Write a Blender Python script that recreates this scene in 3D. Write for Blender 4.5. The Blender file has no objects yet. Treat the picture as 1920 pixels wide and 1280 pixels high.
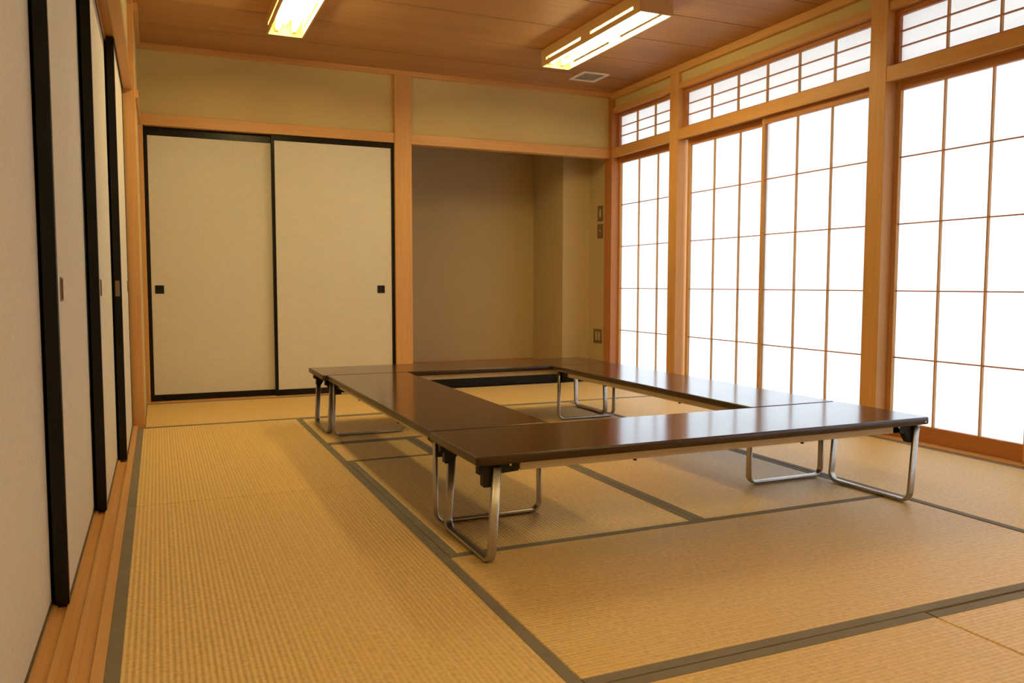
import bpy, bmesh, math
from mathutils import Vector, Matrix

sc = bpy.context.scene
COL = sc.collection

# ------------------------------------------------------------------ camera
F_PX = 1521.6
YAW, PITCH, ROLL = math.radians(23.5616), math.radians(4.0288), math.radians(0.058)
cam_data = bpy.data.cameras.new('camera')
cam = bpy.data.objects.new('camera', cam_data)
COL.objects.link(cam)
cam_data.sensor_width = 36.0
cam_data.lens = 36.0 * F_PX / 1920.0
cam_data.clip_start = 0.02
fwd = Vector((math.sin(YAW) * math.cos(PITCH), math.cos(YAW) * math.cos(PITCH), -math.sin(PITCH)))
rgt = Vector((math.cos(YAW), -math.sin(YAW), 0))
upv = rgt.cross(fwd)
r2 = rgt * math.cos(ROLL) + upv * math.sin(ROLL)
u2 = upv * math.cos(ROLL) - rgt * math.sin(ROLL)
rot = Matrix((r2, u2, -fwd)).transposed()
cam.matrix_world = Matrix.Translation((0, 0, 0.815)) @ rot.to_4x4()
sc.camera = cam

# ------------------------------------------------------------------ world, exposure
W_STR = 5.9
world = bpy.data.worlds.new('overcast_sky')
sc.world = world
world.use_nodes = True
wn = world.node_tree.nodes
wl = world.node_tree.links
bg = wn['Background']
bg.inputs['Color'].default_value = (0.81, 0.94, 1.10, 1)
bg.inputs['Strength'].default_value = W_STR
sc.view_settings.view_transform = 'Standard'
sc.view_settings.look = 'None'
sc.view_settings.gamma = 1.0
sc.view_settings.use_curve_mapping = False
sc.view_settings.exposure = 0.03
sc.cycles.use_denoising = True
sc.cycles.max_bounces = 10
sc.cycles.diffuse_bounces = 6
sc.cycles.glossy_bounces = 4
sc.cycles.transmission_bounces = 6
sc.cycles.sample_clamp_indirect = 6.0
sc.cycles.caustics_reflective = False
sc.cycles.caustics_refractive = False
TUBE_COL = (1.0, 0.80, 0.34)
TUBE_STR = 68.0

# ------------------------------------------------------------------ materials
def new_mat(name):
    m = bpy.data.materials.new(name)
    m.use_nodes = True
    nt = m.node_tree
    return m, nt, nt.nodes['Principled BSDF']

def N(nt, kind, **kw):
    n = nt.nodes.new(kind)
    for k, v in kw.items():
        if k in n.inputs:
            n.inputs[k].default_value = v
        else:
            setattr(n, k, v)
    return n

def coords(nt, scale=(1, 1, 1)):
    tc = nt.nodes.new('ShaderNodeTexCoord')
    mp = nt.nodes.new('ShaderNodeMapping')
    mp.inputs['Scale'].default_value = scale
    nt.links.new(tc.outputs['Object'], mp.inputs['Vector'])
    return mp.outputs['Vector']

def ramp(nt, fac, stops):
    r = nt.nodes.new('ShaderNodeValToRGB')
    els = r.color_ramp.elements
    while len(els) < len(stops):
        els.new(0.5)
    for e, (p, c) in zip(els, stops):
        e.position = p
        e.color = (c[0], c[1], c[2], 1)
    nt.links.new(fac, r.inputs['Fac'])
    return r.outputs['Color']

def plain(name, col, rough=0.5, metal=0.0, spec=0.5, noise=0.0, nscale=40, bump=0.0):
    m, nt, b = new_mat(name)
    b.inputs['Base Color'].default_value = (*col, 1)
    b.inputs['Roughness'].default_value = rough
    b.inputs['Metallic'].default_value = metal
    b.inputs['Specular IOR Level'].default_value = spec
    v = coords(nt)
    n = N(nt, 'ShaderNodeTexNoise', Scale=nscale, Detail=4.0)
    nt.links.new(v, n.inputs['Vector'])
    if noise > 0:
        lo = [c * (1 - noise) for c in col]
        hi = [min(1, c * (1 + noise)) for c in col]
        nt.links.new(ramp(nt, n.outputs['Fac'], [(0.3, lo), (0.7, hi)]), b.inputs['Base Color'])
    if bump > 0:
        bp = N(nt, 'ShaderNodeBump', Strength=bump, Distance=0.001)
        nt.links.new(n.outputs['Fac'], bp.inputs['Height'])
        nt.links.new(bp.outputs['Normal'], b.inputs['Normal'])
    return m

def wood(name, lo, hi, axis, rough=0.45, fine=60.0, spec=0.4, streak=1.0, coat=0.0):
    m, nt, b = new_mat(name)
    s = [fine, fine, fine]
    s['xyz'.index(axis)] = fine * 0.03
    v = coords(nt, s)
    n = N(nt, 'ShaderNodeTexNoise', Scale=1.0, Detail=5.0, Roughness=0.62, Distortion=0.25)
    nt.links.new(v, n.inputs['Vector'])
    s2 = [6.0, 6.0, 6.0]
    s2['xyz'.index(axis)] = 0.35
    v2 = coords(nt, s2)
    w = N(nt, 'ShaderNodeTexNoise', Scale=1.0, Detail=2.0)
    nt.links.new(v2, w.inputs['Vector'])
    mx = N(nt, 'ShaderNodeMath', operation='ADD')
    nt.links.new(n.outputs['Fac'], mx.inputs[0])
    nt.links.new(w.outputs['Fac'], mx.inputs[1])
    hf = N(nt, 'ShaderNodeMath', operation='MULTIPLY')
    hf.inputs[1].default_value = 0.5
    nt.links.new(mx.outputs[0], hf.inputs[0])
    d = 0.16 / streak
    nt.links.new(ramp(nt, hf.outputs[0], [(0.5 - d, lo), (0.5 + d, hi)]), b.inputs['Base Color'])
    b.inputs['Roughness'].default_value = rough
    b.inputs['Specular IOR Level'].default_value = spec
    if coat:
        b.inputs['Coat Weight'].default_value = coat
        b.inputs['Coat Roughness'].default_value = 0.12
    return m

PINE_LO, PINE_HI = (0.54, 0.285, 0.095), (0.66, 0.375, 0.145)
M = {}
for ax in 'xyz':
    M['pine_' + ax] = wood('pale_cypress_' + ax, PINE_LO, PINE_HI, ax)
    M['red_' + ax] = wood('reddish_cedar_' + ax, (0.40, 0.155, 0.05), (0.52, 0.22, 0.075), ax)
M['ceiling'] = wood('ceiling_board', (0.37, 0.19, 0.07), (0.49, 0.265, 0.105), 'x', rough=0.55, fine=45)
M['lampwood'] = wood('lamp_housing_veneer', (0.60, 0.38, 0.17), (0.70, 0.46, 0.22), 'y', rough=0.5)
M['sill'] = wood('sill_board', (0.58, 0.31, 0.10), (0.68, 0.39, 0.14), 'y', rough=0.4)
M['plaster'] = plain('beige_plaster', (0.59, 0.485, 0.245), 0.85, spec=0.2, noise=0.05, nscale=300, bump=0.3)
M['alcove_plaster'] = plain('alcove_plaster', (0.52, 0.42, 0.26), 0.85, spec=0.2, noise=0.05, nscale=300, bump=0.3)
M['black'] = plain('black_lacquer', (0.004, 0.0035, 0.0035), 0.28, spec=0.25)
M['mattblack'] = plain('matt_black_plastic', (0.008, 0.008, 0.008), 0.55, spec=0.3)
M['darkgap'] = plain('dark_backing', (0.02, 0.015, 0.01), 0.9, spec=0.1)
M['steel'] = plain('brushed_steel_tube', (0.40, 0.37, 0.335), 0.36, metal=1.0, noise=0.08, nscale=120)
M['apron'] = plain('cream_painted_metal', (0.62, 0.55, 0.42), 0.45, spec=0.4)
M['brass'] = plain('brass', (0.75, 0.5, 0.15), 0.3, metal=1.0)
M['bronze'] = plain('bronze_plate', (0.24, 0.17, 0.11), 0.4, metal=0.7)
M['switch_plate'] = plain('brown_metal_plate', (0.22, 0.14, 0.07), 0.45, metal=0.3)
M['rocker'] = plain('beige_rocker', (0.48, 0.40, 0.27), 0.4)
M['edge_brown'] = plain('dark_brown_rail', (0.06, 0.035, 0.015), 0.5)
M['vent'] = plain('white_vent', (0.85, 0.82, 0.78), 0.5)
M['reflector'] = plain('cream_reflector', (0.85, 0.74, 0.50), 0.35)
M['tube_cap'] = plain('tube_cap_metal', (0.7, 0.66, 0.58), 0.3, metal=0.6)
M['white_box'] = plain('white_lamp_socket', (0.8, 0.72, 0.55), 0.5)
M['concrete'] = plain('outside_paving', (0.62, 0.60, 0.55), 0.9, noise=0.08, nscale=3)
M['soffit'] = plain('eave_soffit', (0.52, 0.36, 0.2), 0.8)
M['cloth'] = None

def fusuma_mat():
    m, nt, b = new_mat('cream_fusuma_paper')
    v = coords(nt, (26, 26, 60))
    n = N(nt, 'ShaderNodeTexNoise', Scale=1.0, Detail=6.0, Roughness=0.7, Distortion=1.2)
    nt.links.new(v, n.inputs['Vector'])
    v2 = coords(nt, (170, 170, 260))
    n2 = N(nt, 'ShaderNodeTexNoise', Scale=1.0, Detail=3.0)
    nt.links.new(v2, n2.inputs['Vector'])
    mx = N(nt, 'ShaderNodeMath', operation='MULTIPLY_ADD')
    nt.links.new(n2.outputs['Fac'], mx.inputs[0])
    mx.inputs[1].default_value = 0.45
    nt.links.new(n.outputs['Fac'], mx.inputs[2])
    nt.links.new(ramp(nt, mx.outputs[0], [(0.5, (0.64, 0.605, 0.54)), (0.95, (0.72, 0.69, 0.63))]), b.inputs['Base Color'])
    b.inputs['Roughness'].default_value = 0.8
    b.inputs['Specular IOR Level'].default_value = 0.2
    bp = N(nt, 'ShaderNodeBump', Strength=0.25, Distance=0.0006)
    nt.links.new(mx.outputs[0], bp.inputs['Height'])
    nt.links.new(bp.outputs['Normal'], b.inputs['Normal'])
    return m
M['fusuma'] = fusuma_mat()

def tatami_mat_():
    m, nt, b = new_mat('woven_rush')
    tc = nt.nodes.new('ShaderNodeTexCoord')
    sp = nt.nodes.new('ShaderNodeSeparateXYZ')
    nt.links.new(tc.outputs['Object'], sp.inputs[0])
    # ribs run along local X, one every 13.4 mm of local Y
    def sine(pitch, ph=0.0):
        a = N(nt, 'ShaderNodeMath', operation='MULTIPLY_ADD')
        nt.links.new(sp.outputs['Y'], a.inputs[0])
        a.inputs[1].default_value = 2 * math.pi / pitch
        a.inputs[2].default_value = ph
        s = N(nt, 'ShaderNodeMath', operation='SINE')
        nt.links.new(a.outputs[0], s.inputs[0])
        return s.outputs[0]
    rib = sine(0.0134)
    big = sine(0.0268, 0.7)
    # strands cross the ribs: short along X, 27 mm long in Y
    v = coords(nt, (260, 38, 1))
    n = N(nt, 'ShaderNodeTexNoise', Scale=1.0, Detail=3.0, Roughness=0.7)
    nt.links.new(v, n.inputs['Vector'])
    v3 = coords(nt, (70, 75, 1))
    n3 = N(nt, 'ShaderNodeTexNoise', Scale=1.0, Detail=2.0)
    nt.links.new(v3, n3.inputs['Vector'])
    def madd(a, k, c):
        q = N(nt, 'ShaderNodeMath', operation='MULTIPLY_ADD')
        nt.links.new(a, q.inputs[0])
        q.inputs[1].default_value = k
        if isinstance(c, float):
            q.inputs[2].default_value = c
        else:
            nt.links.new(c, q.inputs[2])
        return q.outputs[0]
    t = madd(n.outputs['Fac'], 0.62, -0.035)
    t = madd(n3.outputs['Fac'], 0.45, t)
    t = madd(rib, 0.068, t)
    t = madd(big, 0.03, t)
    c = ramp(nt, t, [(0.28, (0.56, 0.365, 0.12)), (0.5, (0.735, 0.505, 0.18)), (0.74, (0.85, 0.62, 0.26))])
    nt.links.new(c, b.inputs['Base Color'])
    b.inputs['Roughness'].default_value = 0.5
    b.inputs['Specular IOR Level'].default_value = 0.6
    h = madd(rib, 0.5, madd(n.outputs['Fac'], 0.35, 0.0))
    bp = N(nt, 'ShaderNodeBump', Strength=0.6, Distance=0.002)
    nt.links.new(h, bp.inputs['Height'])
    nt.links.new(bp.outputs['Normal'], b.inputs['Normal'])
    return m
M['rush'] = tatami_mat_()

def cloth_mat():
    m, nt, b = new_mat('grey_green_cloth_border')
    v = coords(nt, (420, 420, 1))
    c = N(nt, 'ShaderNodeTexChecker', Scale=1.0)
    nt.links.new(v, c.inputs['Vector'])
    n = N(nt, 'ShaderNodeTexNoise', Scale=9.0, Detail=3.0)
    nt.links.new(coords(nt), n.inputs['Vector'])
    nt.links.new(ramp(nt, n.outputs['Fac'], [(0.3, (0.165, 0.140, 0.105)), (0.7, (0.20, 0.172, 0.13))]), b.inputs['Base Color'])
    b.inputs['Roughness'].default_value = 0.75
    bp = N(nt, 'ShaderNodeBump', Strength=0.3, Distance=0.0006)
    nt.links.new(c.outputs['Fac'], bp.inputs['Height'])
    nt.links.new(bp.outputs['Normal'], b.inputs['Normal'])
    return m
M['cloth'] = cloth_mat()

def tabletop_mat():
    m = wood('walnut_laminate', (0.046, 0.0125, 0.004), (0.070, 0.019, 0.006), 'x', rough=0.14, fine=120, spec=0.6, coat=0.0)
    return m
M['tabletop'] = tabletop_mat()
M['tabledge'] = plain('dark_brown_edging', (0.03, 0.013, 0.007), 0.3)

def paper_mat():
    m = bpy.data.materials.new('shoji_paper')
    m.use_nodes = True
    nt = m.node_tree
    nt.nodes.remove(nt.nodes['Principled BSDF'])
    out = nt.nodes['Material Output']
    d = N(nt, 'ShaderNodeBsdfDiffuse')
    t = N(nt, 'ShaderNodeBsdfTranslucent')
    r = N(nt, 'ShaderNodeBsdfRefraction', Roughness=0.34, IOR=1.3)
    n = N(nt, 'ShaderNodeTexNoise', Scale=1.0, Detail=4.0)
    nt.links.new(coords(nt, (8, 8, 8)), n.inputs['Vector'])
    c = ramp(nt, n.outputs['Fac'], [(0.3, (0.935, 0.95, 0.96)), (0.7, (0.955, 0.965, 0.97))])
    nt.links.new(c, t.inputs['Color'])
    nt.links.new(c, r.inputs['Color'])
    d.inputs['Color'].default_value = (0.8, 0.8, 0.76, 1)
    m1 = N(nt, 'ShaderNodeMixShader', Fac=0.22)
    nt.links.new(t.outputs[0], m1.inputs[1])
    nt.links.new(d.outputs[0], m1.inputs[2])
    m2 = N(nt, 'ShaderNodeMixShader', Fac=0.3)
    nt.links.new(m1.outputs[0], m2.inputs[1])
    nt.links.new(r.outputs[0], m2.inputs[2])
    nt.links.new(m2.outputs[0], out.inputs['Surface'])
    return m
M['paper'] = paper_mat()

def emit_mat():
    m, nt, b = new_mat('fluorescent_tube_glow')
    b.inputs['Base Color'].default_value = (0.9, 0.9, 0.85, 1)
    b.inputs['Emission Color'].default_value = (*TUBE_COL, 1)
    b.inputs['Emission Strength'].default_value = TUBE_STR
    return m
M['tube'] = emit_mat()

# ------------------------------------------------------------------ mesh helpers
def bx(bm, x0, x1, y0, y1, z0, z1, bev=0.0, seg=1):
    cs = [(x, y, z) for x in (x0, x1) for y in (y0, y1) for z in (z0, z1)]
    v = [bm.verts.new(c) for c in cs]
    fs = [(0, 1, 3, 2), (4, 6, 7, 5), (0, 4, 5, 1), (2, 3, 7, 6), (0, 2, 6, 4), (1, 5, 7, 3)]
    faces = [bm.faces.new([v[i] for i in f]) for f in fs]
    if bev > 0:
        es = list({e for f in faces for e in f.edges})
        bmesh.ops.bevel(bm, geom=es, offset=bev, segments=seg, affect='EDGES', profile=0.5)

def prism(bm, pts, axis, a0, a1):
    """extrude a closed outline (list of 2-D points) along an axis"""
    def mk(p, a):
        return {'x': (a, p[0], p[1]), 'y': (p[0], a, p[1]), 'z': (p[0], p[1], a)}[axis]
    A = [bm.verts.new(mk(p, a0)) for p in pts]
    B = [bm.verts.new(mk(p, a1)) for p in pts]
    n = len(pts)
    bm.faces.new(A)
    bm.faces.new(list(reversed(B)))
    for i in range(n):
        bm.faces.new([A[i], B[i], B[(i + 1) % n], A[(i + 1) % n]])

def tube(bm, p0, p1, r, n=16):
    p0, p1 = Vector(p0), Vector(p1)
    d = (p1 - p0).normalized()
    a = d.orthogonal().normalized()
    b = d.cross(a)
    A, B = [], []
    for i in range(n):
        t = 2 * math.pi * i / n
        o = (a * math.cos(t) + b * math.sin(t)) * r
        A.append(bm.verts.new(p0 + o))
        B.append(bm.verts.new(p1 + o))
    bm.faces.new(A)
    bm.faces.new(list(reversed(B)))
    for i in range(n):
        f = bm.faces.new([A[i], B[i], B[(i + 1) % n], A[(i + 1) % n]])
        f.smooth = True

def obj(name, bm, mat, parent=None, local=False):
    """link one mesh object; vertices are in world space unless local"""
    bmesh.ops.recalc_face_normals(bm, faces=bm.faces)
    me = bpy.data.meshes.new(name)
    bm.to_mesh(me)
    bm.free()
    for m in (mat if isinstance(mat, (list, tuple)) else [mat]):
        me.materials.append(m)
    o = bpy.data.objects.new(name, me)
    COL.objects.link(o)
    if parent is not None:
        if not local:
            r = parent
            off = Vector((0, 0, 0))
            while r is not None:
                off += r.location
                r = r.parent
            me.transform(Matrix.Translation(-off))
        o.parent = parent
    return o

def tag(o, label=None, cat=None, group=None, kind=None):
    if label: o['label'] = label
    if cat: o['category'] = cat
    if group: o['group'] = group
    if kind: o['kind'] = kind
    return o

def empty(name, loc, rotz=0.0):
    o = bpy.data.objects.new(name, None)
    COL.objects.link(o)
    o.location = loc
    o.rotation_euler = (0, 0, rotz)
    o.empty_display_size = 0.1
    return o

def boxes(lst, bev=0.0, seg=1):
    bm = bmesh.new()
    for b in lst:
        bx(bm, *b, bev=bev, seg=seg)
    return bm

def struct(name, lst, mat, bev=0.0, parent=None, label=None):
    o = obj(name, boxes(lst, bev), mat, parent)
    if parent is None:
        o['kind'] = 'structure'
    if label:
        o['label'] = label
    return o

CEIL = 2.411
trim_count = [0]
def trim(lst, mat, label, bev=0.0015):
    trim_count[0] += 1
    return struct('trim_%d' % trim_count[0], lst, mat, bev, label=label)

# ------------------------------------------------------------------ room shell
YF = -1.5                                   # wall behind the camera
struct('floor', [(-0.42, 3.68, YF, 7.12, -0.20, -0.06),
                 (-0.122, 3.53, YF, 0.488, -0.06, 0.0)], M['sill'],
       label='floor under and in front of the tatami mats')
# ceiling: boards across the room, thin joints between them, their shade painted on the backing
struct('ceiling_backing', [(-0.42, 3.68, YF - 0.1, 6.2, CEIL + 0.0505, CEIL + 0.12)], M['darkgap'], label='slab above the ceiling boards, coloured dark for the shade in the joints')
cb = []
y = 5.575
edges = []
while y > YF:
    edges.append(y)
    y -= 0.4775
ys = [6.2] + edges + [YF - 0.1]
for i in range(len(ys) - 1):
    cb.append((-0.2, 3.66, ys[i + 1] + 0.0045, ys[i] - 0.0045, CEIL, CEIL + 0.05))
struct('ceiling', cb, M['ceiling'], 0.0, label='ceiling of wide brown boards running across the room')

# back wall: plaster band above the doors and alcove, backing behind the doors
struct('wall_back', [(-0.2, 3.66, 6.058, 6.20, 1.93, 2.50),
                     (-0.2, 1.70, 6.135, 6.20, -0.06, 1.93)], M['plaster'],
       label='beige plaster wall above the doors and alcove at the far end')
struct('wall_left', [(-0.42, -0.36, YF, 5.2, -0.06, 2.50),
                     (-0.36, -0.115, 0.44, 5.11, 1.935, 2.50),
                     (-0.36, -0.115, YF, 0.33, -0.06, 2.50),
                     (-0.36, -0.088, 5.2, 6.2, -0.06, 2.50)], M['plaster'],
       label='beige plaster of the left wall above and beyond the sliding doors')
struct('wall_front', [(-0.42, 3.68, YF - 0.1, YF, -0.06, 2.50)], M['plaster'],
       label='plaster wall behind the camera')
struct('wall_right', [(3.56, 3.67, -0.55, 6.1, 2.28, 2.50),
                      (3.555, 3.67, YF, -0.55, -0.06, 2.50)], M['plaster'],
       label='narrow plaster strip above the paper windows on the right')
# alcove
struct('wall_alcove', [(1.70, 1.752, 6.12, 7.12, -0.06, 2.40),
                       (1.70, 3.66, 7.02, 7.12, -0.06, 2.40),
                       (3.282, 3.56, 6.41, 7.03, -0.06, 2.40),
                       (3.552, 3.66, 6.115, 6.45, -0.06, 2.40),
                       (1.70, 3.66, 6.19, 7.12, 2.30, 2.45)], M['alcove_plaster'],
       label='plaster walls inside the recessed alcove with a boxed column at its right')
al = empty('alcove_platform', (2.55, 6.05, 0))
tag(al, 'raised alcove floor with a black lacquered front edge', 'platform')
obj('platform_floor', boxes([(1.755, 3.28, 6.075, 7.018, 0.06, 0.104), (3.28, 3.549, 6.075, 6.408, 0.06, 0.104)]),
    M['pine_x'], al)
tag(obj('front_rail', boxes([(1.80, 3.527, 6.045, 6.075, -0.002, 0.112)], 0.002), M['black'], al),
    'black lacquered front rail')
obj('base_strip', boxes([(1.755, 3.28, 7.008, 7.019, 0.105, 0.116)]), M['red_x'], al)

# ------------------------------------------------------------------ posts, beams, mouldings
PX = 3.53
trim([(-0.21, -0.086, 5.105, 5.205, -0.02, CEIL)], M['pine_z'], 'wooden post at the far end of the left sliding doors')
trim([(-0.36, -0.10, 0.33, 0.438, -0.02, CEIL)], M['pine_z'], 'wooden post at the near end of the left sliding doors')
trim([(1.666, 1.797, 6.03, 6.16, -0.02, CEIL)], M['pine_z'], 'wooden pillar between the back doors and the alcove')
trim([(PX, 3.66, 6.0, 6.115, -0.02, CEIL)], M['red_z'], 'corner post between the alcove and the paper windows')
trim([(PX, 3.66, 5.058, 5.163, -0.02, CEIL)], M['pine_z'], 'wooden post between the far and middle paper windows')
trim([(PX, 3.66, 3.195, 3.305, -0.02, CEIL)], M['pine_z'], 'thick wooden post between the middle and near paper windows')
trim([(PX, 3.66, 1.36, 1.47, -0.02, CEIL)], M['pine_z'], 'wooden post nearest the camera on the right wall')
trim([(PX, 3.66, -0.55, -0.44, -0.02, CEIL)], M['pine_z'], 'wooden post beside the camera on the right wall')
# back lintels
trim([(-0.087, 1.666, 6.038, 6.064, 1.878, 1.952), (-0.087, 1.666, 6.085, 6.09, 1.878, 1.91),
      (-0.087, 1.666, 6.12, 6.136, 1.878, 1.93)], M['pine_x'], 'orange wooden lintel over the back sliding doors')
trim([(1.797, PX, 6.038, 6.12, 1.876, 1.952)], M['pine_x'], 'wooden lintel over the alcove opening')
trim([(-0.088, -0.062, 6.036, 6.13, 0.0, 1.878)], M['pine_z'], 'thin wooden jamb left of the back doors')
trim([(-0.088, 1.666, 6.012, 6.13, -0.05, 0.004)], M['pine_x'], 'wooden threshold under the back sliding doors')
# left lintel with tracks, its continuation and left sill
trim([(-0.118, -0.10, 0.438, 5.105, 1.900, 1.938), (-0.146, -0.118, 0.438, 5.105, 1.902, 1.94),
      (-0.187, -0.183, 0.438, 5.105, 1.902, 1.94), (-0.226, -0.222, 0.438, 5.105, 1.902, 1.94),
      (-0.265, -0.261, 0.438, 5.105, 1.902, 1.94), (-0.36, -0.30, 0.438, 5.105, 1.90, 1.94),
      (-0.36, -0.10, 0.438, 5.105, 1.922, 1.94)], M['pine_y'], 'grooved wooden lintel over the left sliding doors', 0.0)
trim([(-0.10, -0.072, 5.205, 6.036, 1.88, 1.925)], M['pine_y'], 'short wooden rail on the left wall beyond the post')
sill = [(-0.36, -0.124, 0.438, 5.105, -0.06, -0.009), (-0.150, -0.124, 0.438, 5.105, -0.009, 0.0),
        (-0.36, -0.297, 0.438, 5.105, -0.009, 0.0)]
for xc in (-0.262, -0.224, -0.1855):
    sill.append((xc - 0.007, xc + 0.007, 0.438, 5.105, -0.009, 0.0))
trim(sill, M['sill'], 'grooved wooden sill under the left sliding doors', 0.0)
# ceiling mouldings
trim([(-0.115, 3.53, 6.018, 6.06, 2.376, CEIL)], M['pine_x'], 'thin ceiling moulding along the far wall')
trim([(3.528, 3.57, YF, 6.03, 2.358, CEIL)], M['pine_y'], 'ceiling moulding above the paper windows')
trim([(-0.12, -0.09, YF, 5.105, 2.372, CEIL), (-0.092, -0.062, 5.205, 6.03, 2.372, CEIL)], M['pine_y'],
     'ceiling moulding along the left wall')
# right wall beams and sills per bay
for (a, b, w) in ((5.163, 6.0, 'far'), (3.305, 5.058, 'middle'), (1.47, 3.195, 'near'), (-0.44, 1.36, 'camera side')):
    trim([(3.533, 3.556, a, b, 1.876, 1.952), (3.556, 3.66, a, b, 1.892, 1.952), (3.595, 3.599, a, b, 1.878, 1.892),
          (3.63, 3.66, a, b, 1.878, 1.892)], M['pine_y'], 'wooden rail above the %s paper screens' % w, 0.0)
    trim([(3.538, 3.66, a, b, 2.243, 2.285)], M['pine_y'], 'wooden beam above the %s upper window' % w)
    trim([(3.531, 3.66, a, b, -0.05, 0.006)], M['pine_y'], 'wooden sill under the %s paper screens' % w)

# ------------------------------------------------------------------ left sliding doors
nd = [0]
def fusuma_left(y0, y1, xf, label, handle=None, latch=False, stoppers=False):
    nd[0] += 1
    t = 0.033
    d = empty('door_%d' % nd[0], (xf - t / 2, (y0 + y1) / 2, 0.001))
    d['kind'] = 'structure'; d['label'] = label
    z0, z1 = 0.001, 1.914
    s = 0.019
    obj('paper_panel', boxes([(xf - t + 0.003, xf - 0.003, y0 + s - 0.002, y1 - s + 0.002, z0 + 0.010, z1 - 0.010)]), M['fusuma'], d)
    obj('stile', boxes([(xf - t, xf, y0, y0 + s, z0, z1)], 0.002), M['black'], d)
    obj('stile', boxes([(xf - t, xf, y1 - s, y1, z0, z1)], 0.002), M['black'], d)
    obj('rail', boxes([(xf - t + 0.002, xf - 0.001, y0 + s, y1 - s, z0, z0 + 0.013)], 0.001), M['edge_brown'], d)
    obj('rail', boxes([(xf - t + 0.002, xf - 0.001, y0 + s, y1 - s, z1 - 0.013, z1)], 0.001), M['edge_brown'], d)
    if handle:
        h0, h1 = handle
        h = obj('door_handle', boxes([(xf - 0.006, xf - 0.0005, h0, h0 + 0.004, 0.770, 0.832), (xf - 0.006, xf - 0.0005, h1 - 0.004, h1, 0.770, 0.832),
                                 (xf - 0.006, xf - 0.0005, h0 + 0.004, h1 - 0.004, 0.770, 0.774), (xf - 0.006, xf - 0.0005, h0 + 0.004, h1 - 0.004, 0.828, 0.832)]),
                M['bronze'], d)
        obj('recess', boxes([(xf - 0.006, xf - 0.0024, h0 + 0.004, h1 - 0.004, 0.774, 0.828)]), M['mattblack'], h)
    if latch:
        bm = boxes([(xf - 0.027, xf - 0.008, y0 - 0.0018, y0, 0.758, 0.830)], 0.0008)
        for zz in (0.767, 0.821):
            tube(bm, (xf - 0.0175, y0 - 0.0018, zz), (xf - 0.0175, y0 - 0.003, zz), 0.004, 12)
        bx(bm, xf - 0.021, xf - 0.014, y0 - 0.004, y0 - 0.0018, 0.780, 0.808)
        tag(obj('latch_plate', bm, M['bronze'], d), 'metal latch plate')
    if stoppers:
        for za, zb in ((0.088, 0.145), (1.65, 1.715)):
            obj('bumper', boxes([(xf - 0.028, xf - 0.006, y1, y1 + 0.006, za, zb)], 0.001), M['mattblack'], d)
    return d
fusuma_left(0.442, 1.385, -0.265, 'cream sliding door beside the camera, outside the picture')
fusuma_left(1.386, 2.325, -0.265, 'cream sliding door nearest the camera on the left wall')
fusuma_left(2.300, 3.240, -0.227, 'second cream sliding door on the left wall, behind the nearest', (2.385, 2.440))
fusuma_left(3.222, 4.150, -0.188, 'third cream sliding door on the left wall', (3.31, 3.365))
fusuma_left(4.130, 5.096, -0.150, 'farthest cream sliding door on the left wall, with a metal latch plate', (4.975, 5.03), True, True)

# back sliding doors
def fusuma_back(x0, x1, yf, label, hx, top):
    nd[0] += 1
    t = 0.028
    d = empty('door_%d' % nd[0], ((x0 + x1) / 2, yf + t / 2, 0.004))
    d['kind'] = 'structure'; d['label'] = label
    z0, z1 = 0.0045, 1.886
    s = 0.023
    obj('paper_panel', boxes([(x0 + s - 0.002, x1 - s + 0.002, yf + 0.004, yf + t - 0.003, z0 + 0.040, z1 - top + 0.002)]), M['fusuma'], d)
    obj('stile', boxes([(x0, x0 + s, yf, yf + t, z0, z1)], 0.002), M['black'], d)
    obj('stile', boxes([(x1 - s, x1, yf, yf + t, z0, z1)], 0.002), M['black'], d)
    obj('rail', boxes([(x0 + s, x1 - s, yf + 0.001, yf + t, z0, z0 + 0.044)], 0.0015), M['black'], d)
    obj('rail', boxes([(x0 + s, x1 - s, yf + 0.001, yf + t, z1 - top, z1)], 0.0015), M['black'], d)
    h = obj('door_handle', boxes([(hx - 0.028, hx + 0.028, yf - 0.0005, yf + 0.005, 0.749, 0.753), (hx - 0.028, hx + 0.028, yf - 0.0005, yf + 0.005, 0.801, 0.805),
                              (hx - 0.028, hx - 0.024, yf - 0.0005, yf + 0.005, 0.753, 0.801), (hx + 0.024, hx + 0.028, yf - 0.0005, yf + 0.005, 0.753, 0.801)]), M['black'], d)
    obj('recess', boxes([(hx - 0.024, hx + 0.024, yf + 0.0022, yf + 0.005, 0.753, 0.801)]), M['mattblack'], h)
    return d
fusuma_back(-0.060, 0.800, 6.092, 'left of the two cream sliding doors with black frames in the back wall', 0.014, 0.066)
fusuma_back(0.768, 1.664, 6.056, 'right of the two cream sliding doors in the back wall, beside the pillar', 1.557, 0.050)

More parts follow.
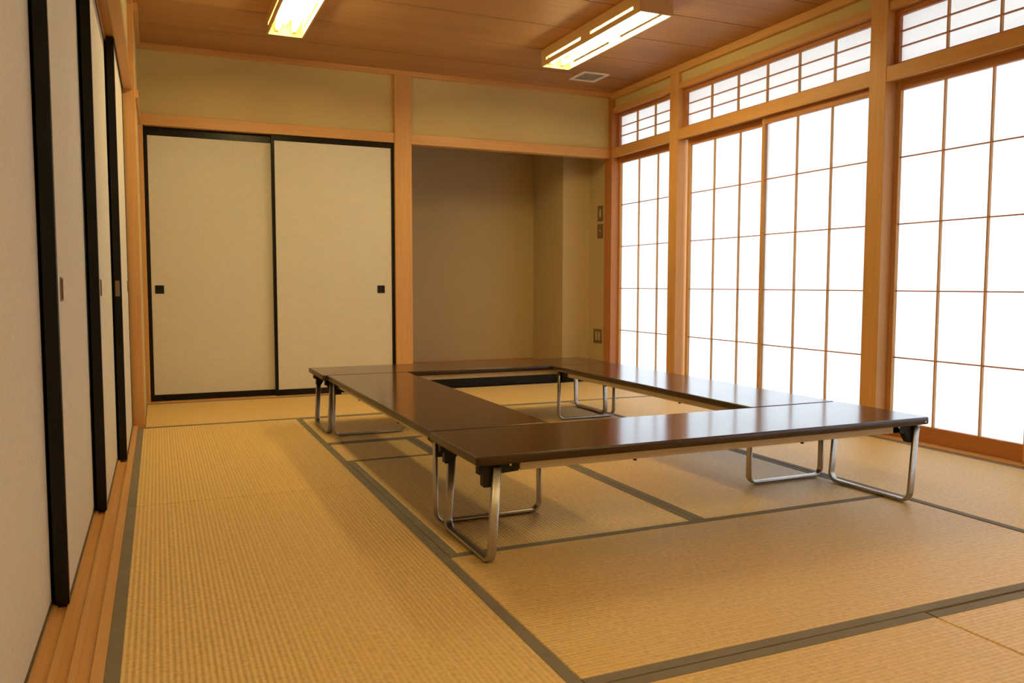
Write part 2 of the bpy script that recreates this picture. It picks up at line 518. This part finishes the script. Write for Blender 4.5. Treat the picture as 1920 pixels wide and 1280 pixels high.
# ------------------------------------------------------------------ shoji screens and transoms
nw = [0]
ROWS = [1.832, 1.485, 1.135, 0.782, 0.427, 0.087]
def shoji(y0, y1, xf, label, ncol=3, stile=0.028):
    """y0 < y1; panel face at x = xf"""
    nw[0] += 1
    t = 0.027
    w = empty('window_%d' % nw[0], (xf + t / 2, (y0 + y1) / 2, 0.007))
    w['kind'] = 'structure'; w['label'] = label
    z0, z1 = 0.0075, 1.888
    obj('shoji_frame', boxes([(xf, xf + t, y0, y0 + stile, z0, z1), (xf, xf + t, y1 - stile, y1, z0, z1)], 0.0015), M['pine_z'], w)
    obj('bottom_rail', boxes([(xf + 0.001, xf + t, y0 + stile, y1 - stile, z0, ROWS[-1])], 0.001), M['red_y'], w)
    obj('top_rail', boxes([(xf + 0.001, xf + t, y0 + stile, y1 - stile, ROWS[0], z1)], 0.001), M['red_y'], w)
    a, b = y0 + stile, y1 - stile
    bm = bmesh.new()
    for k in range(1, ncol):
        yy = b - (b - a) * k / ncol
        bx(bm, xf + 0.007, xf + 0.0215, yy - 0.0042, yy + 0.0042, ROWS[-1], ROWS[0])
    nv = len(bm.faces)
    for z in ROWS[1:-1]:
        bx(bm, xf + 0.009, xf + 0.0215, a, b, z - 0.0032, z + 0.0032)
    bm.faces.ensure_lookup_table()
    for f in bm.faces[nv:]:
        f.material_index = 1
    obj('lattice', bm, [M['pine_z'], M['red_y']], w)
    obj('paper', boxes([(xf + 0.0218, xf + 0.0223, a - 0.003, b + 0.003, ROWS[-1] - 0.003, ROWS[0] + 0.003)]), M['paper'], w)
    return w
S1, S2 = 3.602, 3.568
shoji(5.135, 6.004, S1, 'paper screen in the far bay beside the alcove corner post', stile=0.026)
shoji(4.155, 5.030, S1, 'far paper screen of the middle bay, on the outer track')
shoji(3.307, 4.190, S2, 'near paper screen of the middle bay, overlapping the far one')
shoji(2.365, 3.190, S1, 'paper screen right of the thick post in the near bay')
shoji(1.475, 2.402, S2, 'paper screen at the right edge of the picture')

shoji(0.46, 1.356, S1, 'paper screen beside the camera')
shoji(-0.436, 0.49, S2, 'paper screen behind the camera')
def transom(y0, y1, ncol, label):
    nw[0] += 1
    w = empty('window_%d' % nw[0], (3.61, (y0 + y1) / 2, 1.952))
    w['kind'] = 'structure'; w['label'] = label
    xf = 3.585
    z0, z1 = 1.9525, 2.2425
    s = 0.026
    obj('window_frame', boxes([(xf, xf + 0.03, y0, y0 + s, z0, z1), (xf, xf + 0.03, y1 - s, y1, z0, z1),
                            (xf + 0.001, xf + 0.03, y0 + s, y1 - s, z0, 1.975), (xf + 0.001, xf + 0.03, y0 + s, y1 - s, 2.213, z1)], 0.001), M['red_y'], w)
    a, b = y0 + s, y1 - s
    bm = bmesh.new()
    for k in range(1, ncol):
        yy = b - (b - a) * k / ncol
        bx(bm, xf + 0.006, xf + 0.0215, yy - 0.0042, yy + 0.0042, 1.975, 2.213)
    nv = len(bm.faces)
    for k in (1, 2):
        z = 1.975 + 0.238 * k / 3
        bx(bm, xf + 0.008, xf + 0.0215, a, b, z - 0.0031, z + 0.0031)
    bm.faces.ensure_lookup_table()
    for f in bm.faces[nv:]:
        f.material_index = 1
    obj('lattice', bm, [M['pine_z'], M['red_y']], w)
    obj('paper', boxes([(xf + 0.0218, xf + 0.0223, a - 0.003, b + 0.003, 1.972, 2.216)]), M['paper'], w)
    return w
transom(5.165, 5.998, 3, 'small latticed paper window high in the far bay')
transom(3.307, 5.056, 6, 'long latticed paper window high in the middle bay')
transom(1.472, 3.193, 6, 'latticed paper window high in the near bay')
transom(-0.438, 1.358, 6, 'latticed paper window high beside the camera')

# ------------------------------------------------------------------ outside
struct('floor_outside', [(3.67, 30.0, -14, 20, -0.55, -0.45)], M['concrete'], label='pale paved ground outside the windows')
struct('ceiling_eave', [(3.68, 4.85, -2.0, 7.2, 2.31, 2.45)], M['soffit'], label='roof eave outside the windows')
struct('wall_added_outside', [(9.0, 9.2, -14, 20, -0.45, 0.95)], M['soffit'], label='added low wall outside, giving a beige band through the paper')  # unseen wall, added to tint the paper screens at horizon height

# ------------------------------------------------------------------ tatami mats
GRP_T = 'tatami mats covering the floor'
def mat_outline_box(L, Wd, zt):
    return boxes([(-L / 2, L / 2, -Wd / 2, Wd / 2, -0.0595, zt)], 0.002)
def tatami(x0, x1, y0, y1, axis, label, borders='ab', dz=0.0, notch=None):
    g = 0.0016
    x0 += g; x1 -= g; y0 += g; y1 -= g
    cx, cy = (x0 + x1) / 2, (y0 + y1) / 2
    L, Wd = ((x1 - x0), (y1 - y0)) if axis == 'x' else ((y1 - y0), (x1 - x0))
    t = empty('tatami_mat', (cx, cy, -0.06), 0.0 if axis == 'x' else math.pi / 2)
    tag(t, label, 'tatami mat', GRP_T)
    top = 0.0588 + dz
    bw = 0.031
    if notch is None:
        bm = boxes([(-L / 2, L / 2, -Wd / 2, Wd / 2, 0.0005, top)], 0.0025)
        obj('rush_cover', bm, M['rush'], t, local=True)
        ins = 0.0
        for s in (1, -1):
            e0, e1 = s * (Wd / 2 - bw), s * (Wd / 2 + 0.0004)
            lo, hi = min(e0, e1), max(e0, e1)
            obj('cloth_border', boxes([(-L / 2 + 0.0005, L / 2 - 0.0005, lo, hi, top - 0.012, top + 0.0012)], 0.0008), M['cloth'], t, local=True)
    else:
        # L-shaped mat around the hearth corner; axis 'y': local X = world Y, local Y = -world X
        nl, nw_ = notch                       # extent of the notch along length and width (world far-left corner)
        pts = [(-L / 2, -Wd / 2), (L / 2, -Wd / 2), (L / 2, Wd / 2 - nw_), (L / 2 - nl, Wd / 2 - nw_),
               (L / 2 - nl, Wd / 2), (-L / 2, Wd / 2)]
        bm = bmesh.new()
        prism(bm, pts, 'z', 0.0005, top)
        obj('rush_cover', bm, M['rush'], t, local=True)
        zz = (top - 0.012, top + 0.0012)
        obj('cloth_border', boxes([(-L / 2, L / 2, -Wd / 2 - 0.0004, -Wd / 2 + bw, *zz)], 0.0008), M['cloth'], t, local=True)
        obj('cloth_border', boxes([(-L / 2, L / 2 - nl, Wd / 2 - bw, Wd / 2 + 0.0004, *zz)], 0.0008), M['cloth'], t, local=True)
        obj('cloth_border', boxes([(L / 2 - nl, L / 2, Wd / 2 - nw_ - bw + 0.004, Wd / 2 - nw_ + 0.0004, *zz)], 0.0008), M['cloth'], t, local=True)
        obj('cloth_border', boxes([(L / 2 - nl - bw + 0.004, L / 2 - nl + 0.0004, Wd / 2 - nw_ - bw + 0.004, Wd / 2 - bw - 0.0005, *zz)], 0.0008), M['cloth'], t, local=True)
    return t
XL, XA, XB, XC, XR = -0.125, 0.781, 1.700, 2.600, 3.530
tatami(XL, XA, 3.24, 5.00, 'y', 'tatami mat along the left doors, farther of the two, touching the far row')
tatami(XL, XA, 1.40, 3.24, 'y', 'tatami mat along the left doors, nearest the camera at lower left', dz=0.0004)
tatami(-0.086, XB, 5.00, 6.01, 'x', 'tatami mat in front of the black-framed back doors')
tatami(XB, XR, 5.00, 6.01, 'x', 'tatami mat in front of the alcove platform')
tatami(XA, XC, 4.14, 5.00, 'x', 'tatami mat under the far table, lying across the room')
tatami(XA, XB, 2.283, 4.14, 'y', 'L-shaped tatami mat notched around the hearth cover, under the left table', notch=(0.436, 0.431))
tatami(XB, XC, 2.283, 4.14, 'y', 'tatami mat in the middle of the table ring', dz=-0.0003)
tatami(XA, XC, 1.402, 2.283, 'x', 'tatami mat directly in front of the near table, lying across the room')
tatami(-0.05, 1.735, 0.49, 1.400, 'x', 'tatami mat at the bottom edge, left of the open joint', dz=-0.0003)
tatami(1.738, XR, 0.49, 1.397, 'x', 'tatami mat at the bottom right corner, right of the open joint', dz=-0.0012)
tatami(XC, XR, 3.20, 5.00, 'y', 'tatami mat along the paper screens, farther of the two')
tatami(XC, XR, 1.402, 3.20, 'y', 'tatami mat along the paper screens, nearer of the two', dz=0.0003)
# filler board left of the front mats
struct('floor_strip', [(XL, -0.052, 0.49, 1.398, -0.0595, -0.001), (-0.36, -0.1235, YF, 0.33, -0.0595, -0.0595 + 0.001)], M['sill'], label='narrow board beside the front mats')

# hearth cover: small square mat bordered on three sides
hc = empty('hearth_cover_mat', (0.995, 3.92, -0.06))
tag(hc, 'small square tatami cover over the sunken hearth, edged with cloth', 'tatami mat')
hx0, hx1, hy0, hy1 = XA + 0.0025, XA + 0.4275, 3.7065, 4.136
obj('rush_cover', boxes([(hx0, hx1, hy0, hy1, -0.0595, -0.0008)], 0.002), M['rush'], hc)
for b_ in ((hx0, hx1, hy1 - 0.029, hy1 + 0.0003), (hx1 - 0.026, hx1 + 0.0003, hy0, hy1 - 0.030)):
    obj('cloth_border', boxes([(*b_, -0.012, 0.0006)], 0.0008), M['cloth'], hc)

# ------------------------------------------------------------------ low folding tables
TH, TT = 0.325, 0.027
def rounded_rect(hx, hy, r, n=5):
    pts = []
    for (sx, sy, a0) in ((1, 1, 0), (-1, 1, 90), (-1, -1, 180), (1, -1, 270)):
        for k in range(n + 1):
            a = math.radians(a0 + 90 * k / n)
            pts.append((sx * (hx - r) + r * math.cos(a), sy * (hy - r) + r * math.sin(a)))
    return pts

def tabletop(bm, hx, hy, r, z0, z1, bev):
    rings = []
    prof = [(0.004, z0), (0.0, z0 + 0.004), (0.0, z1 - bev), (bev * 0.3, z1 - bev * 0.3), (bev, z1)]
    for ins, z in prof:
        rings.append([bm.verts.new((x, y, z)) for x, y in rounded_rect(hx - ins, hy - ins, max(r - ins, 0.002))])
    n = len(rings[0])
    for i in range(len(rings) - 1):
        for j in range(n):
            f = bm.faces.new([rings[i][j], rings[i][(j + 1) % n], rings[i + 1][(j + 1) % n], rings[i + 1][j]])
            f.material_index = 1
            f.smooth = True
    f = bm.faces.new(rings[-1])
    f.material_index = 0
    f = bm.faces.new(list(reversed(rings[0])))
    f.material_index = 1

def leg_frame_bm(xt, xb, hy, ztop):
    """U-shaped bent oval tube; xt/xb = x at the top/bottom, uprights at y = +-hy"""
    a, b, R = 0.0140, 0.0062, 0.034
    path = []                                  # (y, z, normal angle in the y-z plane)
    path.append((-hy, ztop, 180))
    for k in range(0, 9):
        an = math.radians(180 + 90 * k / 8)
        path.append((-hy + R + R * math.cos(an), b + R + R * math.sin(an), 180 + 90 * k / 8))
    for k in range(0, 9):
        an = math.radians(270 + 90 * k / 8)
        path.append((hy - R + R * math.cos(an), b + R + R * math.sin(an), 270 + 90 * k / 8))
    path.append((hy, ztop, 360))
    bm = bmesh.new()
    n = 18
    rings = []
    for (y, z, ang) in path:
        t = 1 - (z / ztop)
        x = xt + (xb - xt) * t
        nr = Vector((0, math.cos(math.radians(ang)), math.sin(math.radians(ang))))
        ring = []
        for k in range(n):
            u = 2 * math.pi * k / n
            cu, su = math.cos(u), math.sin(u)
            e = 0.5                            # squarish oval
            ox = a * math.copysign(abs(cu) ** e, cu)
            on = b * math.copysign(abs(su) ** e, su)
            ring.append(bm.verts.new(Vector((x + ox, y, z)) + nr * on))
        rings.append(ring)
    for i in range(len(rings) - 1):
        for j in range(n):
            f = bm.faces.new([rings[i][j], rings[i][(j + 1) % n], rings[i + 1][(j + 1) % n], rings[i + 1][j]])
            f.smooth = True
    bm.faces.new(rings[0])
    bm.faces.new(list(reversed(rings[-1])))
    return bm

def low_table(x0, x1, y0, y1, axis, label, legs, detail=True):
    """legs = ((inset top, inset bottom) at local -x end, same at +x end)"""
    cx, cy = (x0 + x1) / 2, (y0 + y1) / 2
    L, Wd = ((x1 - x0), (y1 - y0)) if axis == 'x' else ((y1 - y0), (x1 - x0))
    t = empty('folding_low_table', (cx, cy, 0.0012), 0.0 if axis == 'x' else math.pi / 2)
    tag(t, label, 'low table', 'low folding tables set in a ring')
    bm = bmesh.new()
    tabletop(bm, L / 2, Wd / 2, 0.012, TH - TT, TH, 0.005)
    obj('tabletop', bm, [M['tabletop'], M['tabledge']], t, local=True)
    zt = TH - TT
    hy = Wd / 2 - 0.028
    for s in (1, -1):
        yy = s * (Wd / 2 - 0.044)
        bm = boxes([(-L / 2 + 0.150, L / 2 - 0.110, yy - 0.008, yy + 0.008, zt - 0.030, zt)], 0.002)
        ap = obj('apron_rail', bm, M['apron'], t, local=True)
        if detail:
            for xs in (-0.35, 0.33):
                bm = bmesh.new()
                tube(bm, (xs, yy, zt - 0.030), (xs, yy, zt - 0.036), 0.006, 12)
                obj('rubber_stop', bm, M['mattblack'], ap, local=True)
    for e, (it, ib) in zip((-1, 1), legs):
        xt, xb = e * (L / 2 - it), e * (L / 2 - ib)
        lg = obj('leg_frame', leg_frame_bm(xt, xb, hy, zt - 0.010), M['steel'], t, local=True)
        for s in (1, -1):
            # stepped black hinge bracket just inside the upright
            xo = L / 2
            pts = [(xo - 0.020, zt), (xo - 0.020, zt - 0.032), (xo - 0.034, zt - 0.034), (xo - 0.034, zt - 0.068),
                   (xo - 0.037, zt - 0.071), (xo - 0.060, zt - 0.071), (xo - 0.085, zt - 0.034), (xo - 0.145, zt - 0.030), (xo - 0.145, zt)]
            pts = [(e * p[0], p[1]) for p in pts]
            bm = bmesh.new()
            ya, yb = s * (Wd / 2 - 0.036), s * (Wd / 2 - 0.062)
            prism(bm, pts, 'y', min(ya, yb), max(ya, yb))
            br = obj('hinge_bracket', bm, M['mattblack'], t, local=True)
            bm = bmesh.new()
            yr = s * (Wd / 2 - 0.0355)
            xr = e * (L / 2 - 0.118)
            tube(bm, (xr, yr, zt - 0.010), (xr, yr + s * 0.003, zt - 0.010), 0.0035, 10)
            obj('rivet', bm, M['tube_cap'], br, local=True)
        bm = bmesh.new()
        tube(bm, (xt, -hy + 0.02, zt - 0.022), (xt, hy - 0.02, zt - 0.022), 0.007, 12)
        obj('hinge_rod', bm, M['mattblack'], t, local=True)
    bm = bmesh.new()
    tube(bm, (L / 2 - 0.022, -Wd / 2 + 0.002, TH - 0.017), (L / 2 - 0.022, -Wd / 2 - 0.0012, TH - 0.017), 0.0035, 12)
    obj('brass_stud', bm, M['brass'], t, local=True)
    return t
low_table(0.814, 2.614, 2.114, 2.556, 'x', 'nearest low table, its long side facing the camera across the front of the ring', ((0.073, 0.054), (0.036, 0.060)))
low_table(0.822, 1.268, 2.563, 4.366, 'y', 'left low table running away from the camera toward the black-framed doors', ((0.040, 0.034), (0.045, 0.030)))
low_table(2.166, 2.604, 2.566, 4.370, 'y', 'right low table running alongside the paper screens', ((0.040, 0.044), (0.050, 0.040)))
low_table(0.800, 2.604, 4.377, 4.821, 'x', 'farthest low table, lying in front of the alcove', ((0.055, 0.040), (0.050, 0.042)))

# ------------------------------------------------------------------ ceiling lamps
def lamp(x0, y0, label):
    w, l, zb = 0.213, 1.25, 2.301
    t = empty('ceiling_lamp', (x0 + w / 2, y0 + l / 2, CEIL))
    tag(t, label, 'ceiling lamp', 'wooden box fluorescent lamps')
    x1, y1 = x0 + w, y0 + l
    th = 0.009
    zs0, zs1 = zb + 0.030, zb + 0.047            # slots in the long sides
    sl = [(y0 + 0.075, y0 + 0.565), (y0 + 0.685, y0 + 1.175)]
    lst = []
    for (a, b) in ((x0, x0 + th), (x1 - th, x1)):
        lst.append((a, b, y0, y1, zb, zs0))
        lst.append((a, b, y0, y1, zs1, CEIL - 0.001))
        cur = y0
        for (s0, s1) in sl:
            lst.append((a, b, cur, s0, zs0, zs1)); cur = s1
        lst.append((a, b, cur, y1, zs0, zs1))
    lst += [(x0 + th, x1 - th, y0, y0 + th, zb, CEIL - 0.001), (x0 + th, x1 - th, y1 - th, y1, zb, CEIL - 0.001)]
    obj('wooden_housing', boxes(lst), M['lampwood'], t)
    # white ridged reflector with two tubes
    bm = bmesh.new()
    cx = x0 + w / 2
    zr = CEIL - 0.012
    pts = [(x0 + th + 0.001, zr), (x0 + th + 0.001, zr - 0.006), (cx - 0.032, zr - 0.006), (cx, zr - 0.046), (cx + 0.032, zr - 0.006),
           (x1 - th - 0.001, zr - 0.006), (x1 - th - 0.001, zr)]
    prism(bm, pts, 'y', y0 + th + 0.002, y1 - th - 0.002)
    obj('reflector', bm, M['reflector'], t)
    zt = zb + 0.036
    for s in (-1, 1):
        xt = cx + s * 0.048
        bm = bmesh.new()
        tube(bm, (xt, y0 + 0.045, zt), (xt, y1 - 0.045, zt), 0.0145, 20)
        tb = obj('fluorescent_tube', bm, M['tube'], t)
        for (ya, yb) in ((y0 + 0.030, y0 + 0.045), (y1 - 0.045, y1 - 0.030)):
            bm = bmesh.new()
            tube(bm, (xt, ya, zt), (xt, yb, zt), 0.0155, 16)
            obj('tube_cap', bm, M['tube_cap'], tb)
        for (ya, yb) in ((y0 + th + 0.003, y0 + 0.030), (y1 - 0.030, y1 - th - 0.003)):
            obj('tube_socket', boxes([(xt - 0.012, xt + 0.012, ya, yb, zt - 0.018, zr - 0.007)], 0.002), M['white_box'], t)
    return t
lamp(0.638, 3.878, 'wood-boxed fluorescent lamp at the top left of the ceiling, cut by the picture edge')
lamp(2.452, 3.878, 'wood-boxed fluorescent lamp near the paper windows, with lit slots in its side')
lamp(0.638, -0.7, 'added unseen wood-boxed fluorescent lamp above the camera at left')  # added out of view to light the foreground
lamp(2.452, -0.7, 'added unseen wood-boxed fluorescent lamp above the camera at right')  # second added lamp, also out of view, for foreground light

# ------------------------------------------------------------------ ceiling vent
v = empty('ceiling_vent', (3.088, 5.60, CEIL))
tag(v, 'small square white slatted vent in the ceiling beyond the right lamp', 'vent')
vx0, vx1, vy0, vy1 = 2.977, 3.200, 5.482, 5.725
obj('vent_frame', boxes([(vx0, vx1, vy0, vy0 + 0.022, CEIL - 0.009, CEIL - 0.0005), (vx0, vx1, vy1 - 0.022, vy1, CEIL - 0.009, CEIL - 0.0005),
                         (vx0, vx0 + 0.022, vy0 + 0.022, vy1 - 0.022, CEIL - 0.009, CEIL - 0.0005), (vx1 - 0.022, vx1, vy0 + 0.022, vy1 - 0.022, CEIL - 0.009, CEIL - 0.0005)]), M['vent'], v)
obj('vent_backing', boxes([(vx0 + 0.022, vx1 - 0.022, vy0 + 0.022, vy1 - 0.022, CEIL - 0.002, CEIL - 0.0005)]), M['darkgap'], v)
for k in range(9):
    xx = vx0 + 0.022 + 0.179 * (k + 0.5) / 9
    obj('slat', boxes([(xx - 0.0025, xx + 0.0025, vy0 + 0.022, vy1 - 0.022, CEIL - 0.0055, CEIL - 0.0025)]), M['vent'], v)

# ------------------------------------------------------------------ switches and socket on the alcove side wall
def plate(name, label, cat, y0, y1, z0, z1, rockers):
    XW = 3.552
    t = empty(name, (XW, (y0 + y1) / 2, (z0 + z1) / 2))
    tag(t, label, cat)
    obj('cover_plate', boxes([(XW - 0.007, XW - 0.0003, y0, y1, z0, z1)], 0.002), M['switch_plate'], t)
    for (a, b, c, d) in rockers:
        obj('rocker' if cat == 'light switch' else 'insert', boxes([(XW - 0.011, XW - 0.007, a, b, c, d)], 0.0015), M['rocker'], t)
plate('light_switch', 'upper brown wall switch beside the alcove corner post', 'light switch', 6.172, 6.262, 1.365, 1.497, [(6.200, 6.225, 1.395, 1.465)])
plate('light_switch', 'lower brown wall switch beside the alcove corner post, with a small button', 'light switch', 6.172, 6.262, 1.217, 1.338, [(6.207, 6.222, 1.268, 1.290)])
plate('wall_socket', 'brown wall socket low on the alcove side wall behind the far table', 'socket', 6.180, 6.318, 0.300, 0.422, [(6.200, 6.228, 0.322, 0.400), (6.250, 6.278, 0.322, 0.400)])
